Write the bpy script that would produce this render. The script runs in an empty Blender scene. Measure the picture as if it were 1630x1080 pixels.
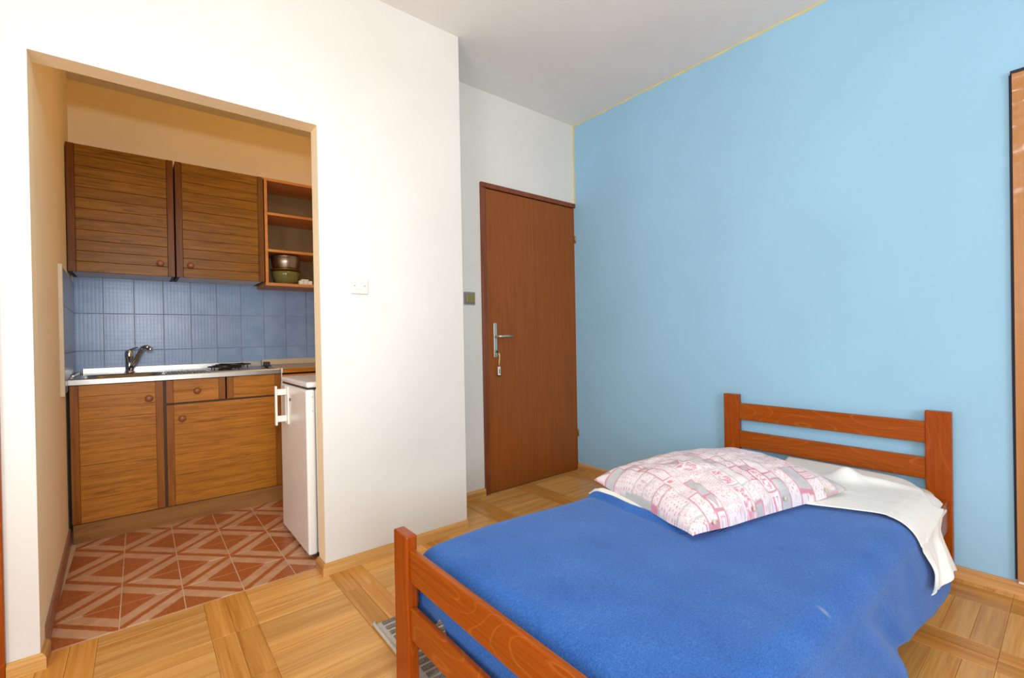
import bpy, bmesh, math, random
from mathutils import Vector, Matrix, noise

random.seed(7)
scene = bpy.context.scene
COL = scene.collection

# ------------------------------------------------------------------ camera
def make_camera():
    cd = bpy.data.cameras.new('camera')
    ob = bpy.data.objects.new('camera', cd)
    COL.objects.link(ob)
    f, cy = 733.38, 540.41
    yaw, pitch, roll = math.radians(38.977), math.radians(-0.2913), math.radians(-1.0211)
    fw = Vector((math.sin(yaw)*math.cos(pitch), math.cos(yaw)*math.cos(pitch), math.sin(pitch)))
    r0 = Vector((math.cos(yaw), -math.sin(yaw), 0)); u0 = r0.cross(fw)
    r = r0*math.cos(roll)+u0*math.sin(roll); u = -r0*math.sin(roll)+u0*math.cos(roll)
    m = Matrix((r, u, -fw)).transposed().to_4x4()
    m.translation = Vector((0, 0, 1.04))
    ob.matrix_world = m
    cd.sensor_width = 36.0
    cd.lens = 36.0*f/1630.0
    cd.shift_y = (cy-540.0)/1630.0
    cd.clip_start = 0.02
    scene.camera = ob
make_camera()

# ------------------------------------------------------------------ world, light, exposure
scene.view_settings.view_transform = 'Standard'
scene.view_settings.look = 'None'
scene.view_settings.gamma = 1.0
scene.view_settings.use_curve_mapping = False
scene.view_settings.exposure = 0.12
w = bpy.data.worlds.new('world'); scene.world = w; w.use_nodes = True
w.node_tree.nodes['Background'].inputs[0].default_value = (0.72, 0.86, 1.0, 1)
w.node_tree.nodes['Background'].inputs[1].default_value = 1.5

def light(name, kind, loc, rot, power, color, **kw):
    ld = bpy.data.lights.new(name, kind); ld.energy = power; ld.color = color
    for k, v in kw.items(): setattr(ld, k, v)
    o = bpy.data.objects.new(name, ld); COL.objects.link(o); o.location = loc; o.rotation_euler = rot
    return o
# daylight for two unseen windows, assumed and added behind the camera
light('assumed_window_daylight', 'AREA', (-0.25, -2.96, 1.5), (math.radians(90), 0, 0), 74, (0.9, 0.96, 1.0), shape='RECTANGLE', size=1.5, size_y=1.2)
light('added_side_window_daylight', 'AREA', (-1.66, -0.5, 1.5), (math.radians(90), 0, math.radians(-90)), 52, (0.9, 0.96, 1.0), shape='RECTANGLE', size=1.2, size_y=1.2)
# bulb of an assumed, unseen hanging lamp in the middle of the room
light('assumed_lamp_bulb', 'POINT', (0.45, 0.62, 2.12), (0, 0, 0), 21, (1.0, 0.95, 0.86), shadow_soft_size=0.07)
# added spot near the camera, aimed into the kitchenette to brighten it
light('kitchen_fill_spot', 'SPOT', (-0.02, -0.03, 1.3), (math.radians(90), 0, math.radians(-4)), 72, (0.93, 0.96, 1.0), shadow_soft_size=0.03, spot_size=math.radians(60), spot_blend=0.9)
light('assumed_kitchen_bulb', 'POINT', (0.98, 2.55, 2.45), (0, 0, 0), 4.5, (1.0, 0.64, 0.22), shadow_soft_size=0.06)  # assumed warm bulb without a fixture, added to brighten the upper kitchen walls
scene.cycles.use_denoising = True
scene.cycles.max_bounces = 10
scene.cycles.diffuse_bounces = 6
scene.cycles.sample_clamp_indirect = 6

# ------------------------------------------------------------------ materials
def s2l(c):
    return tuple((x/255/12.92 if x/255 <= 0.04045 else ((x/255+0.055)/1.055)**2.4) for x in c)
class NT:
    def __init__(s, name):
        s.m = bpy.data.materials.new(name); s.m.use_nodes = True
        s.t = s.m.node_tree; s.b = s.t.nodes['Principled BSDF']
    def n(s, typ, **kw):
        x = s.t.nodes.new('ShaderNode'+typ)
        for k, v in kw.items(): setattr(x, k, v)
        return x
    def l(s, a, b): s.t.links.new(a, b)
    def val(s, node, **kw):
        for k, v in kw.items(): node.inputs[k.replace('_', ' ')].default_value = v
        return node
    def math(s, op, a, b=None, clamp=False):
        x = s.n('Math', operation=op, use_clamp=clamp)
        for i, v in enumerate((a, b)):
            if v is None: continue
            if isinstance(v, (int, float)): x.inputs[i].default_value = v
            else: s.l(v, x.inputs[i])
        return x.outputs[0]
    def coords(s, scale=(1, 1, 1), rnd=True, kind='Object'):
        tc = s.n('TexCoord'); mp = s.n('Mapping'); mp.inputs['Scale'].default_value = scale
        src = tc.outputs[kind]
        if rnd:
            oi = s.n('ObjectInfo'); ad = s.n('VectorMath', operation='ADD')
            ml = s.n('VectorMath', operation='SCALE'); cb = s.n('CombineXYZ')
            s.l(oi.outputs['Random'], cb.inputs[0]); s.l(oi.outputs['Random'], cb.inputs[1]); s.l(oi.outputs['Random'], cb.inputs[2])
            s.l(cb.outputs[0], ml.inputs[0]); ml.inputs['Scale'].default_value = 37.0
            s.l(src, ad.inputs[0]); s.l(ml.outputs[0], ad.inputs[1]); src = ad.outputs[0]
        s.l(src, mp.inputs[0]); return mp.outputs[0]
    def noise(s, vec, scale, detail=3, rough=0.55, dist=0.0):
        x = s.n('TexNoise'); s.l(vec, x.inputs['Vector'])
        x.inputs['Scale'].default_value = scale; x.inputs['Detail'].default_value = detail
        x.inputs['Roughness'].default_value = rough; x.inputs['Distortion'].default_value = dist
        return x.outputs['Fac']
    def ramp(s, fac, stops):
        x = s.n('ValToRGB'); s.l(fac, x.inputs[0]); e = x.color_ramp.elements
        while len(e) < len(stops): e.new(0.5)
        for el, (p, c) in zip(e, stops):
            el.position = p; el.color = tuple(c)+(1,) if len(c) == 3 else c
        return x.outputs[0]
    def mix(s, fac, a, b, mode='MIX'):
        x = s.n('Mix', data_type='RGBA', blend_type=mode)
        for i, v in ((0, fac), (6, a), (7, b)):
            if isinstance(v, (int, float)): x.inputs[i].default_value = v
            elif isinstance(v, tuple): x.inputs[i].default_value = v+(1,) if len(v) == 3 else v
            else: s.l(v, x.inputs[i])
        return x.outputs[2]
    def bump(s, h, strength=0.2, dist=0.002):
        x = s.n('Bump'); x.inputs['Strength'].default_value = strength; x.inputs['Distance'].default_value = dist
        s.l(h, x.inputs['Height']); s.l(x.outputs[0], s.b.inputs['Normal'])
    def out(s, color=None, rough=0.5, metal=0.0, coat=0.0, spec=0.5):
        if color is not None:
            if isinstance(color, tuple): s.b.inputs['Base Color'].default_value = color+(1,)
            else: s.l(color, s.b.inputs['Base Color'])
        if isinstance(rough, (int, float)): s.b.inputs['Roughness'].default_value = rough
        else: s.l(rough, s.b.inputs['Roughness'])
        s.b.inputs['Metallic'].default_value = metal
        s.b.inputs['Coat Weight'].default_value = coat
        s.b.inputs['Coat Roughness'].default_value = 0.15
        s.b.inputs['Specular IOR Level'].default_value = spec
        return s.m

def plain(name, rgb, rough=0.5, metal=0.0, spec=0.5, coat=0.0, var=0.06, vs=12, bump=0.0, bs=80):
    t = NT(name); c = s2l(rgb); v = t.coords(rnd=True)
    nz = t.noise(v, vs, 3)
    lo = tuple(x*(1-var) for x in c); hi = tuple(min(1, x*(1+var)) for x in c)
    col = t.ramp(nz, [(0.3, lo), (0.7, hi)])
    if bump: t.bump(t.noise(v, bs, 2), bump, 0.002)
    return t.out(col, rough, metal, coat, spec)

def plaster(name, rgb, bump=0.25):
    t = NT(name); c = s2l(rgb); v = t.coords(rnd=False)
    nz = t.noise(v, 1.6, 4)
    col = t.ramp(nz, [(0.35, tuple(x*0.97 for x in c)), (0.65, tuple(min(1, x*1.02) for x in c))])
    a = t.noise(v, 9, 5, 0.6, 0.4); b = t.noise(v, 60, 2)
    h = t.math('ADD', t.math('MULTIPLY', a, 1.0), t.math('MULTIPLY', b, 0.12))
    t.bump(h, bump, 0.012)
    return t.out(col, 0.85, spec=0.15)

def wood(name, dark, mid, lite, axis='x', freq=1.0, rough=0.4, coat=0.0, tone=0.25, bump=0.08, streak=0.5, spec=0.2):
    """long fibres along one local axis, with a tone of its own for every piece"""
    t = NT(name)
    k = {'x': (0.05, 1, 1), 'y': (1, 0.05, 1), 'z': (1, 1, 0.05)}[axis]
    v = t.coords(tuple(q for q in k))
    a = t.noise(v, 34*freq, 4, 0.6, 0.8)
    k2 = {'x': (0.02, 1, 1), 'y': (1, 0.02, 1), 'z': (1, 1, 0.02)}[axis]
    v2 = t.coords(k2)
    b = t.noise(v2, 190*freq, 2, 0.6)
    f = t.math('ADD', t.math('MULTIPLY', a, 0.68), t.math('MULTIPLY', b, 0.32))
    col = t.ramp(f, [(0.34, s2l(dark)), (0.5, s2l(mid)), (0.66, s2l(lite))])
    if name.startswith('oak') and axis == 'x':
        fl = t.noise(t.coords((0.09, 1, 1)), 58*freq/2.6, 3, 0.6, 1.2)
        col = t.mix(t.ramp(fl, [(0.58, (0, 0, 0)), (0.68, (0.55, 0.55, 0.55))]), col, tuple(q*0.45 for q in s2l(dark)))
    oi = t.n('ObjectInfo')
    hs = t.n('HueSaturation'); hs.inputs['Saturation'].default_value = 1.0
    val = t.math('ADD', t.math('MULTIPLY', oi.outputs['Random'], tone), 1.0-tone*0.5)
    t.l(val, hs.inputs['Value']); t.l(col, hs.inputs['Color'])
    if bump: t.bump(b, bump, 0.001)
    return t.out(hs.outputs[0], rough, coat=coat, spec=spec)

def ringed_wood(name, dark, mid, lite, axis, rough=0.3):
    """varnished beech with cathedral rings"""
    t = NT(name)
    k = {'x': (0.22, 1, 1), 'y': (1, 0.22, 1), 'z': (1, 1, 0.22)}[axis]
    v = t.coords(k)
    n0 = t.noise(v, 7.0, 1, 0.4)
    ring = t.math('FRACT', t.math('MULTIPLY', n0, 16.0))
    k2 = {'x': (0.03, 1, 1), 'y': (1, 0.03, 1), 'z': (1, 1, 0.03)}[axis]
    g = t.noise(t.coords(k2), 120, 3)
    col = t.ramp(g, [(0.3, s2l(dark)), (0.7, s2l(mid))])
    sm = t.ramp(ring, [(0.78, (0, 0, 0)), (0.88, (1, 1, 1)), (0.93, (0, 0, 0))])
    col = t.mix(t.math('MULTIPLY', sm, 0.3), col, s2l(lite))
    t.bump(g, 0.03, 0.001)
    return t.out(col, rough, coat=0.05, spec=0.22)

M = {}
M['white_wall'] = plaster('white_wall', (222, 219, 213), 0.22)
M['ceiling'] = plaster('ceiling_paint', (236, 235, 232), 0.08)
M['blue_wall'] = plaster('blue_wall', (153, 197, 225), 0.05)
M['kitchen_wall'] = plaster('kitchen_wall', (250, 234, 200), 0.15)
M['tape'] = plain('dried_tape', (208, 200, 146), 0.7)
M['grout'] = plain('grout', (196, 192, 190), 0.9)
M['floor_grout'] = plain('floor_grout', (205, 176, 148), 0.9)
M['subfloor'] = plain('subfloor', (96, 62, 30), 0.9)
M['parquet'] = wood('parquet', (186, 126, 60), (210, 154, 84), (224, 172, 104), 'x', 0.8, 0.28, 0.05, 0.26, 0.04)
M['parquet_cross'] = wood('parquet_cross', (178, 114, 48), (200, 138, 64), (214, 156, 84), 'x', 0.8, 0.28, 0.05, 0.26, 0.04)
M['pine'] = wood('pine_skirting', (186, 132, 66), (206, 156, 90), (220, 176, 112), 'x', 0.8, 0.45, 0, 0.06)
M['pine_y'] = wood('pine_skirting_y', (170, 118, 62), (196, 144, 88), (214, 170, 116), 'y', 0.8, 0.45, 0, 0.06)
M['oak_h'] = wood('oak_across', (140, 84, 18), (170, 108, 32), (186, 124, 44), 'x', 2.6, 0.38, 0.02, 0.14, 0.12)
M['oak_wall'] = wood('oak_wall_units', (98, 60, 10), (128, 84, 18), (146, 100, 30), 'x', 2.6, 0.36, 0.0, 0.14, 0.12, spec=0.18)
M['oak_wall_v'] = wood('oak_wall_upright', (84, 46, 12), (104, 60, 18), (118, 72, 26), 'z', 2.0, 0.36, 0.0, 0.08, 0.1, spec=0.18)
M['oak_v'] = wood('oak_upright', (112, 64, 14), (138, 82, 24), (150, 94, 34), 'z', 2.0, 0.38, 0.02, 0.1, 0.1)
M['oak_plinth'] = wood('oak_plinth', (122, 80, 38), (142, 98, 52), (154, 110, 62), 'x', 0.7, 0.45, 0, 0.05)
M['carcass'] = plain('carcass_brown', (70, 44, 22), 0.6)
M['carcass_white'] = plain('carcass_white', (224, 226, 230), 0.5)
M['shelf_edge'] = wood('shelf_beech', (176, 110, 54), (194, 128, 70), (206, 144, 84), 'x', 0.8, 0.45, 0, 0.05)
M['shelf_back'] = plain('shelf_back', (124, 98, 60), 0.7)
M['knob'] = plain('brown_knob', (138, 84, 50), 0.42, coat=0.1)
M['door'] = wood('door_veneer', (128, 68, 24), (139, 76, 29), (147, 82, 33), 'z', 1.6, 0.33, 0.05, 0.06, 0.04)
M['door_frame'] = wood('door_frame', (104, 54, 30), (124, 66, 38), (136, 78, 46), 'z', 1.2, 0.35, 0.2, 0.05, 0.04)
M['panel'] = wood('brown_panel', (166, 112, 62), (176, 122, 72), (184, 130, 80), 'z', 0.5, 0.22, 0.5, 0.02, 0.0)
M['bed_y'] = ringed_wood('bed_wood_y', (138, 62, 6), (160, 78, 14), (198, 122, 60), 'y')
M['bed_x'] = ringed_wood('bed_wood_x', (138, 62, 6), (160, 78, 14), (198, 122, 60), 'x')
M['bed_z'] = ringed_wood('bed_wood_z', (138, 58, 4), (158, 72, 10), (188, 108, 48), 'z')
M['steel'] = plain('brushed_steel', (168, 164, 158), 0.3, 1.0, var=0.03, vs=40)
M['steel_dark'] = plain('dark_steel', (120, 116, 112), 0.4, 0.9, var=0.05)
M['chrome'] = plain('chrome', (216, 214, 212), 0.12, 1.0, var=0.02)
M['iron'] = plain('dark_iron', (52, 46, 42), 0.45, 0.6)
M['black'] = plain('black_plastic', (26, 24, 24), 0.5)
M['gap'] = plain('dark_gap', (38, 42, 56), 0.8)  # dark tone for the gap lines round the jamb board
M['white_plastic'] = plain('white_plastic', (232, 230, 224), 0.35, var=0.02)
M['switch_white'] = plain('switch_white', (216, 213, 205), 0.4, var=0.01)
M['enamel'] = plain('white_enamel', (240, 239, 236), 0.25, var=0.02, spec=0.5)
M['laminate'] = plain('beige_laminate', (196, 180, 154), 0.45)
M['alu'] = plain('door_fittings', (205, 202, 186), 0.32, 0.85)
M['gold_rocker'] = plain('gold_rocker', (156, 134, 84), 0.35, 0.5)
M['grey_plate'] = plain('grey_plate', (132, 134, 138), 0.5)
M['cord'] = plain('yellow_cord', (206, 190, 120), 0.8)
M['brass'] = plain('brass', (176, 140, 66), 0.35, 0.9)
M['copper'] = plain('dark_copper', (128, 92, 34), 0.3, 0.7)
M['cream'] = plain('mattress_cream', (206, 196, 164), 0.9)
M['white_skirt'] = plain('white_skirting_block', (224, 222, 214), 0.7)

def mat_green_glass():
    t = NT('green_glass'); t.out(s2l((150, 150, 84)), 0.12)
    t.b.inputs['Transmission Weight'].default_value = 0.55
    return t.m
M['green_glass'] = mat_green_glass()
def mat_window_glass():
    t = NT('window_glass'); t.out((1.0, 1.0, 1.0), 0.0)
    t.b.inputs['Transmission Weight'].default_value = 1.0; t.b.inputs['IOR'].default_value = 1.02
    return t.m
M['glass'] = mat_window_glass()
def mat_tile():
    """glazed blue wall tile with pressed ribs, some also cross ribbed"""
    t = NT('blue_wall_tile'); v = t.coords(rnd=False)
    oi = t.n('ObjectInfo'); vr = t.coords(rnd=True)
    nz = t.noise(vr, 9, 2)
    col = t.ramp(nz, [(0.3, s2l((122, 150, 190))), (0.7, s2l((140, 166, 202)))])
    sp = t.n('SeparateXYZ'); t.l(v, sp.inputs[0])
    def rib(o, f): return t.math('POWER', t.math('ABSOLUTE', t.math('SINE', t.math('MULTIPLY', o, f))), 0.4)
    h1 = rib(t.math('ADD', sp.outputs[0], sp.outputs[1]), 165)
    h2 = t.math('MULTIPLY', rib(sp.outputs[2], 122), t.math('GREATER_THAN', oi.outputs['Random'], 0.45))
    h = t.math('ADD', t.math('MULTIPLY', h1, 0.6), t.math('MULTIPLY', h2, 0.5))
    t.bump(h, 0.3, 0.0012)
    return t.out(col, 0.28, spec=0.35)
M['tile'] = mat_tile()

def mat_floor_tile():
    """terracotta tile printed with a pale double band along one diagonal"""
    t = NT('terracotta_tile'); v = t.coords(rnd=False); sp = t.n('SeparateXYZ'); t.l(v, sp.inputs[0])
    d = t.math('ABSOLUTE', t.math('MULTIPLY', t.math('SUBTRACT', sp.outputs[0], sp.outputs[1]), 5.0))
    wob = t.math('MULTIPLY', t.math('SUBTRACT', t.noise(t.coords(), 60, 2), 0.5), 0.05)
    d = t.math('ADD', d, wob)
    vr = t.coords(); n1 = t.noise(vr, 160, 3, 0.7); n2 = t.noise(vr, 14, 3)
    dark = t.ramp(n1, [(0.3, s2l((146, 76, 34))), (0.7, s2l((184, 106, 56)))])
    pale = t.ramp(n2, [(0.3, s2l((188, 142, 108))), (0.7, s2l((206, 164, 132)))])
    mask = t.ramp(d, [(0.075, (0, 0, 0)), (0.10, (1, 1, 1)), (0.40, (1, 1, 1)), (0.43, (0, 0, 0))])
    return t.out(t.mix(mask, dark, pale), 0.22, spec=0.5)
M['floor_tile'] = mat_floor_tile()
M['skirting_tile'] = plain('skirting_tile', (150, 104, 80), 0.3, var=0.15, vs=30)

def mat_blanket():
    t = NT('blue_blanket'); v = t.coords(rnd=False)
    a = t.noise(v, 260, 3, 0.7); b = t.noise(v, 7, 3)
    f = t.math('ADD', t.math('MULTIPLY', a, 0.75), t.math('MULTIPLY', b, 0.25))
    col = t.ramp(f, [(0.32, s2l((34, 78, 150))), (0.52, s2l((54, 100, 172))), (0.72, s2l((78, 124, 192)))])
    sp_ = t.n('SeparateXYZ'); t.l(v, sp_.inputs[0])
    ex = t.math('MULTIPLY', t.math('ADD', sp_.outputs[0], .193), 95.0); ey = t.math('MULTIPLY', t.math('ADD', sp_.outputs[1], .425), 60.0)
    dd = t.math('SQRT', t.math('ADD', t.math('MULTIPLY', ex, ex), t.math('MULTIPLY', ey, ey)))
    col = t.mix(t.ramp(dd, [(0.2, (.4, .4, .4)), (1.0, (0, 0, 0))]), col, s2l((176, 178, 170)))
    t.bump(a, 0.5, 0.003)
    t.b.inputs['Sheen Weight'].default_value = 0.35; t.b.inputs['Sheen Roughness'].default_value = 0.4
    t.b.inputs['Sheen Tint'].default_value = (0.55, 0.7, 1, 1)
    return t.out(col, 0.95, spec=0.1)
M['blanket'] = mat_blanket()
def mat_sheet():
    t = NT('white_sheet'); v = t.coords(rnd=False)
    t.bump(t.noise(v, 14, 4, 0.55, 0.6), 0.25, 0.012)
    return t.out(s2l((234, 234, 230)), 0.9, spec=0.1)
M['sheet'] = mat_sheet()
def mat_pillow():
    t = NT('patchwork_cotton'); a = t.n('Attribute'); a.attribute_name = 'print'
    t.bump(t.noise(t.coords(rnd=False), 16, 3, 0.5, 0.5), 0.2, 0.01)
    return t.out(a.outputs['Color'], 0.9, spec=0.1)
M['pillow'] = mat_pillow()
def mat_rug():
    t = NT('grey_rug'); v = t.coords(rnd=True)
    a = t.noise(v, 240, 2, 0.7)
    return t.out(t.ramp(a, [(0.35, s2l((92, 84, 76))), (0.65, s2l((152, 142, 132)))]), 0.95, spec=0.05)
M['rug'] = mat_rug()
M['rug_light'] = plain('rug_light_rib', (186, 178, 166), 0.95, var=0.12, vs=200)

# ------------------------------------------------------------------ mesh helpers
class B:
    def __init__(s): s.bm = bmesh.new()
    def box(s, x0, x1, y0, y1, z0, z1, bev=0.0, seg=2, mi=0, M_=None):
        r = bmesh.ops.create_cube(s.bm, size=1.0); vs = r['verts']
        bmesh.ops.scale(s.bm, verts=vs, vec=(x1-x0, y1-y0, z1-z0))
        bmesh.ops.translate(s.bm, verts=vs, vec=((x0+x1)/2, (y0+y1)/2, (z0+z1)/2))
        fs = list({f for v in vs for f in v.link_faces})
        if bev:
            es = list({e for v in vs for e in v.link_edges})
            g = bmesh.ops.bevel(s.bm, geom=es, offset=bev, segments=seg, profile=0.5, affect='EDGES')
            fs = g['faces']+[f for f in fs if f.is_valid]
            vs = list({v for f in fs for v in f.verts})
        for f in fs: f.material_index = mi
        if M_ is not None: bmesh.ops.transform(s.bm, verts=vs, matrix=M_)
        return s
    def lathe(s, prof, seg=24, M_=None, mi=0):
        rings = []
        for r, z in prof:
            if r < 1e-6: rings.append([s.bm.verts.new((0, 0, z))])
            else: rings.append([s.bm.verts.new((r*math.cos(2*math.pi*k/seg), r*math.sin(2*math.pi*k/seg), z)) for k in range(seg)])
        fs = []
        for a, b in zip(rings, rings[1:]):
            for k in range(seg):
                k2 = (k+1) % seg
                if len(a) == 1 and len(b) == 1: continue
                if len(a) == 1: f = s.bm.faces.new((a[0], b[k], b[k2]))
                elif len(b) == 1: f = s.bm.faces.new((a[k], b[0], a[k2]))
                else: f = s.bm.faces.new((a[k], b[k], b[k2], a[k2]))
                f.smooth = True; f.material_index = mi; fs.append(f)
        bmesh.ops.recalc_face_normals(s.bm, faces=fs)
        if M_ is not None:
            bmesh.ops.transform(s.bm, verts=[v for r in rings for v in r], matrix=M_)
        return s
    def tube(s, pts, rad, seg=12, mi=0, closed=False, flat=1.0):
        pts = [Vector(p) for p in pts]; n = len(pts)
        rr = rad if isinstance(rad, (list, tuple)) else [rad]*n
        rings = []; up = Vector((0, 0, 1))
        prev = None
        for i, p in enumerate(pts):
            a = pts[(i-1) % n] if (closed or i > 0) else p
            b = pts[(i+1) % n] if (closed or i < n-1) else p
            t = (b-a).normalized()
            if prev is None:
                ref = up if abs(t.dot(up)) < 0.9 else Vector((1, 0, 0))
                x = t.cross(ref).normalized()
            else:
                x = (prev-t*prev.dot(t)).normalized()
            prev = x; y = t.cross(x)
            rings.append([s.bm.verts.new(p+(x*math.cos(2*math.pi*k/seg)+y*math.sin(2*math.pi*k/seg)*flat)*rr[i]) for k in range(seg)])
        fs = []
        pairs = list(zip(rings, rings[1:]))+([(rings[-1], rings[0])] if closed else [])
        for a, b in pairs:
            for k in range(seg):
                f = s.bm.faces.new((a[k], a[(k+1) % seg], b[(k+1) % seg], b[k])); f.smooth = True; f.material_index = mi; fs.append(f)
        if not closed:
            for r in (rings[0], rings[-1]):
                f = s.bm.faces.new(r); f.material_index = mi; fs.append(f)
        bmesh.ops.recalc_face_normals(s.bm, faces=fs)
        return s
    def grid(s, fn, nu, nv, smooth=True, mi=0):
        vs = [[s.bm.verts.new(fn(i/nu, j/nv)) for j in range(nv+1)] for i in range(nu+1)]
        for i in range(nu):
            for j in range(nv):
                f = s.bm.faces.new((vs[i][j], vs[i+1][j], vs[i+1][j+1], vs[i][j+1])); f.smooth = smooth; f.material_index = mi
        return vs
    def prism(s, poly, fn, d0, d1, mi=0):
        """extrude 2D outline poly; fn(p, d) -> 3D point"""
        a = [s.bm.verts.new(fn(p, d0)) for p in poly]; b = [s.bm.verts.new(fn(p, d1)) for p in poly]
        n = len(poly); fs = [s.bm.faces.new(a), s.bm.faces.new(b[::-1])]
        for k in range(n): fs.append(s.bm.faces.new((a[k], b[k], b[(k+1) % n], a[(k+1) % n])))
        for f in fs: f.material_index = mi
        bmesh.ops.recalc_face_normals(s.bm, faces=fs)
        return s

ORIG = {}
def obj(name, b, mats, parent=None, origin=None, smooth=None):
    """link ONE mesh object; vertices are in world space and moved into the parent's space"""
    me = bpy.data.meshes.new(name)
    bm = b.bm
    o = bpy.data.objects.new(name, me)
    po = ORIG.get(parent.name, Vector()) if parent is not None else Vector()
    if origin is None:
        xs = [v.co for v in bm.verts]
        if xs:
            lo = Vector((min(v.x for v in xs), min(v.y for v in xs), min(v.z for v in xs)))
            hi = Vector((max(v.x for v in xs), max(v.y for v in xs), max(v.z for v in xs)))
            origin = Vector(((lo.x+hi.x)/2, (lo.y+hi.y)/2, lo.z))
        else: origin = Vector()
    origin = Vector(origin)
    bmesh.ops.translate(bm, verts=bm.verts, vec=-origin)
    bm.to_mesh(me); bm.free()
    if not isinstance(mats, (list, tuple)): mats = [mats]
    for m in mats: me.materials.append(m)
    COL.objects.link(o)
    if parent is not None: o.parent = parent
    o.location = origin-po
    ORIG[o.name] = origin
    return o
def tag(o, label=None, cat=None, group=None, kind=None):
    if label: o['label'] = label
    if cat: o['category'] = cat
    if group: o['group'] = group
    if kind: o['kind'] = kind
    return o
def thing(name, loc, label, cat, group=None, kind=None):
    o = bpy.data.objects.new(name, None); COL.objects.link(o); o.location = loc
    o.empty_display_size = 0.1
    ORIG[o.name] = Vector(loc)
    return tag(o, label, cat, group, kind)
def instance(name, me, parent, loc, rotz=0.0):
    o = bpy.data.objects.new(name, me); COL.objects.link(o)
    o.parent = parent; o.location = Vector(loc)-ORIG.get(parent.name, Vector()); o.rotation_euler = (0, 0, rotz)
    ORIG[o.name] = Vector(loc)
    return o
def bevel_mod(o, wdt=0.002, seg=2):
    m = o.modifiers.new('bevel', 'BEVEL'); m.width = wdt; m.segments = seg; m.limit_method = 'ANGLE'
    return o

# ------------------------------------------------------------------ key dimensions
BX, DY, PY, PB = 2.65, 2.477, 2.114, 2.205     # blue wall, door wall, partition front and back
EX, H = 1.372, 2.671                           # end of the partition, ceiling height
O0, O1, OH = -0.264, 0.625, 1.99               # kitchen opening
KY, FY = 3.897, 3.287                          # kitchen back wall, front of the base units
LXK = -0.318                                   # kitchen left wall at the back
KR = 1.27                                      # kitchen right wall
WX, WY = -1.70, -3.0                           # walls behind the camera
def lx(y): return O0+(LXK-O0)*(y-PY)/(KY-PY)

# ------------------------------------------------------------------ setting
def struct(name, b, mat, label, cat='wall', parent=None):
    return tag(obj(name, b, mat, parent), label, cat, kind='structure')
struct('ceiling', B().box(WX-.1, BX+.1, WY-.1, KY+.1, H, H+.1), M['ceiling'], 'pale grey plastered ceiling above the bedroom and kitchenette', 'ceiling')
# partition with the kitchen opening: one wall, front face white, reveals cream
def partition():
    b = B()
    b.box(WX-.1, -.42, PY, PB, 0, H)
    b.box(-.42, O0, PY, PB, 0, H)
    b.box(O0, O1, PY, PB, OH, H)
    b.box(O1, EX, PY, PB, 0, H)
    # wall that returns from the end of the partition to the door wall and stays behind the kitchen
    b.box(KR, EX, PB, KY+.1, 0, H)
    bm = b.bm
    bmesh.ops.remove_doubles(bm, verts=bm.verts, dist=1e-5)
    for f in bm.faces:
        c = f.calc_center_median(); n = f.normal
        if n.y < -0.5 or c.x > EX-.001: f.material_index = 0
        else: f.material_index = 1
    return struct('wall_partition', b, [M['white_wall'], M['kitchen_wall']], 'white plastered partition wall with the opening into the kitchenette')
partition()
struct('wall_door_side', B().box(EX, 1.752, DY, DY+.1, 0, H).box(1.752, BX, DY, DY+.1, 2.062, H).box(BX-.004, BX, DY, DY+.1, 0, 2.062), M['white_wall'], 'short pale grey wall around the brown door')
struct('wall_blue', B().box(BX, BX+.1, WY-.1, DY+.1, 0, H), M['blue_wall'], 'light blue painted wall behind the head of the bed')
def kitchen_left():
    b = B()
    b.prism([(O0-.1, PB), (lx(PB), PB), (LXK, KY), (LXK-.1, KY)], lambda p, d: (p[0], p[1], d), 0, H)
    return struct('wall_kitchen_left', b, M['kitchen_wall'], 'cream side wall of the kitchenette on its sink side')
kitchen_left()
struct('wall_kitchen_back', B().box(LXK-.1, KR, KY, KY+.1, 0, H), M['kitchen_wall'], 'ochre cream wall above and behind the kitchen units')
# walls behind the camera
struct('wall_rear', B().box(WX-.1, -1.02, WY-.1, WY, 0, H).box(.52, BX, WY-.1, WY, 0, H)  .box(-1.02, .52, WY-.1, WY, 0, .88).box(-1.02, .52, WY-.1, WY, 2.12, H), M['white_wall'], 'white wall behind the camera with an assumed window')
struct('wall_side', B().box(WX-.1, WX, WY, -1.12, 0, H).box(WX-.1, WX, .12, PY, 0, H).box(WX-.1, WX, -1.12, .12, 0, .88).box(WX-.1, WX, -1.12, .12, 2.12, H), M['white_wall'], 'white wall opposite the blue wall with an added window')
def window(name, x0, x1, y0, y1, lab):
    along_x = (x1-x0) > (y1-y0)
    b = B()
    t = .06
    if along_x:
        b.box(x0, x0+t, y0, y1, .88, 2.12).box(x1-t, x1, y0, y1, .88, 2.12).box(x0+t, x1-t, y0, y1, .88, .88+t).box(x0+t, x1-t, y0, y1, 2.12-t, 2.12)
        m = (x0+x1)/2; b.box(m-.03, m+.03, y0, y1, .88+t, 2.12-t)
    else:
        b.box(x0, x1, y0, y0+t, .88, 2.12).box(x0, x1, y1-t, y1, .88, 2.12).box(x0, x1, y0+t, y1-t, .88, .88+t).box(x0, x1, y0+t, y1-t, 2.12-t, 2.12)
        m = (y0+y1)/2; b.box(x0, x1, m-.03, m+.03, .88+t, 2.12-t)
    o = struct(name, b, M['white_plastic'], lab, 'window')
    for k in range(2):
        if along_x:
            a, c = ((x0+t, m-.03), (m+.03, x1-t))[k]; p = B().box(a, c, (y0+y1)/2-.003, (y0+y1)/2+.003, .94, 2.06)
        else:
            a, c = ((y0+t, m-.03), (m+.03, y1-t))[k]; p = B().box((x0+x1)/2-.003, (x0+x1)/2+.003, a, c, .94, 2.06)
        obj('pane', p, M['glass'], o)
    return o
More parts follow.
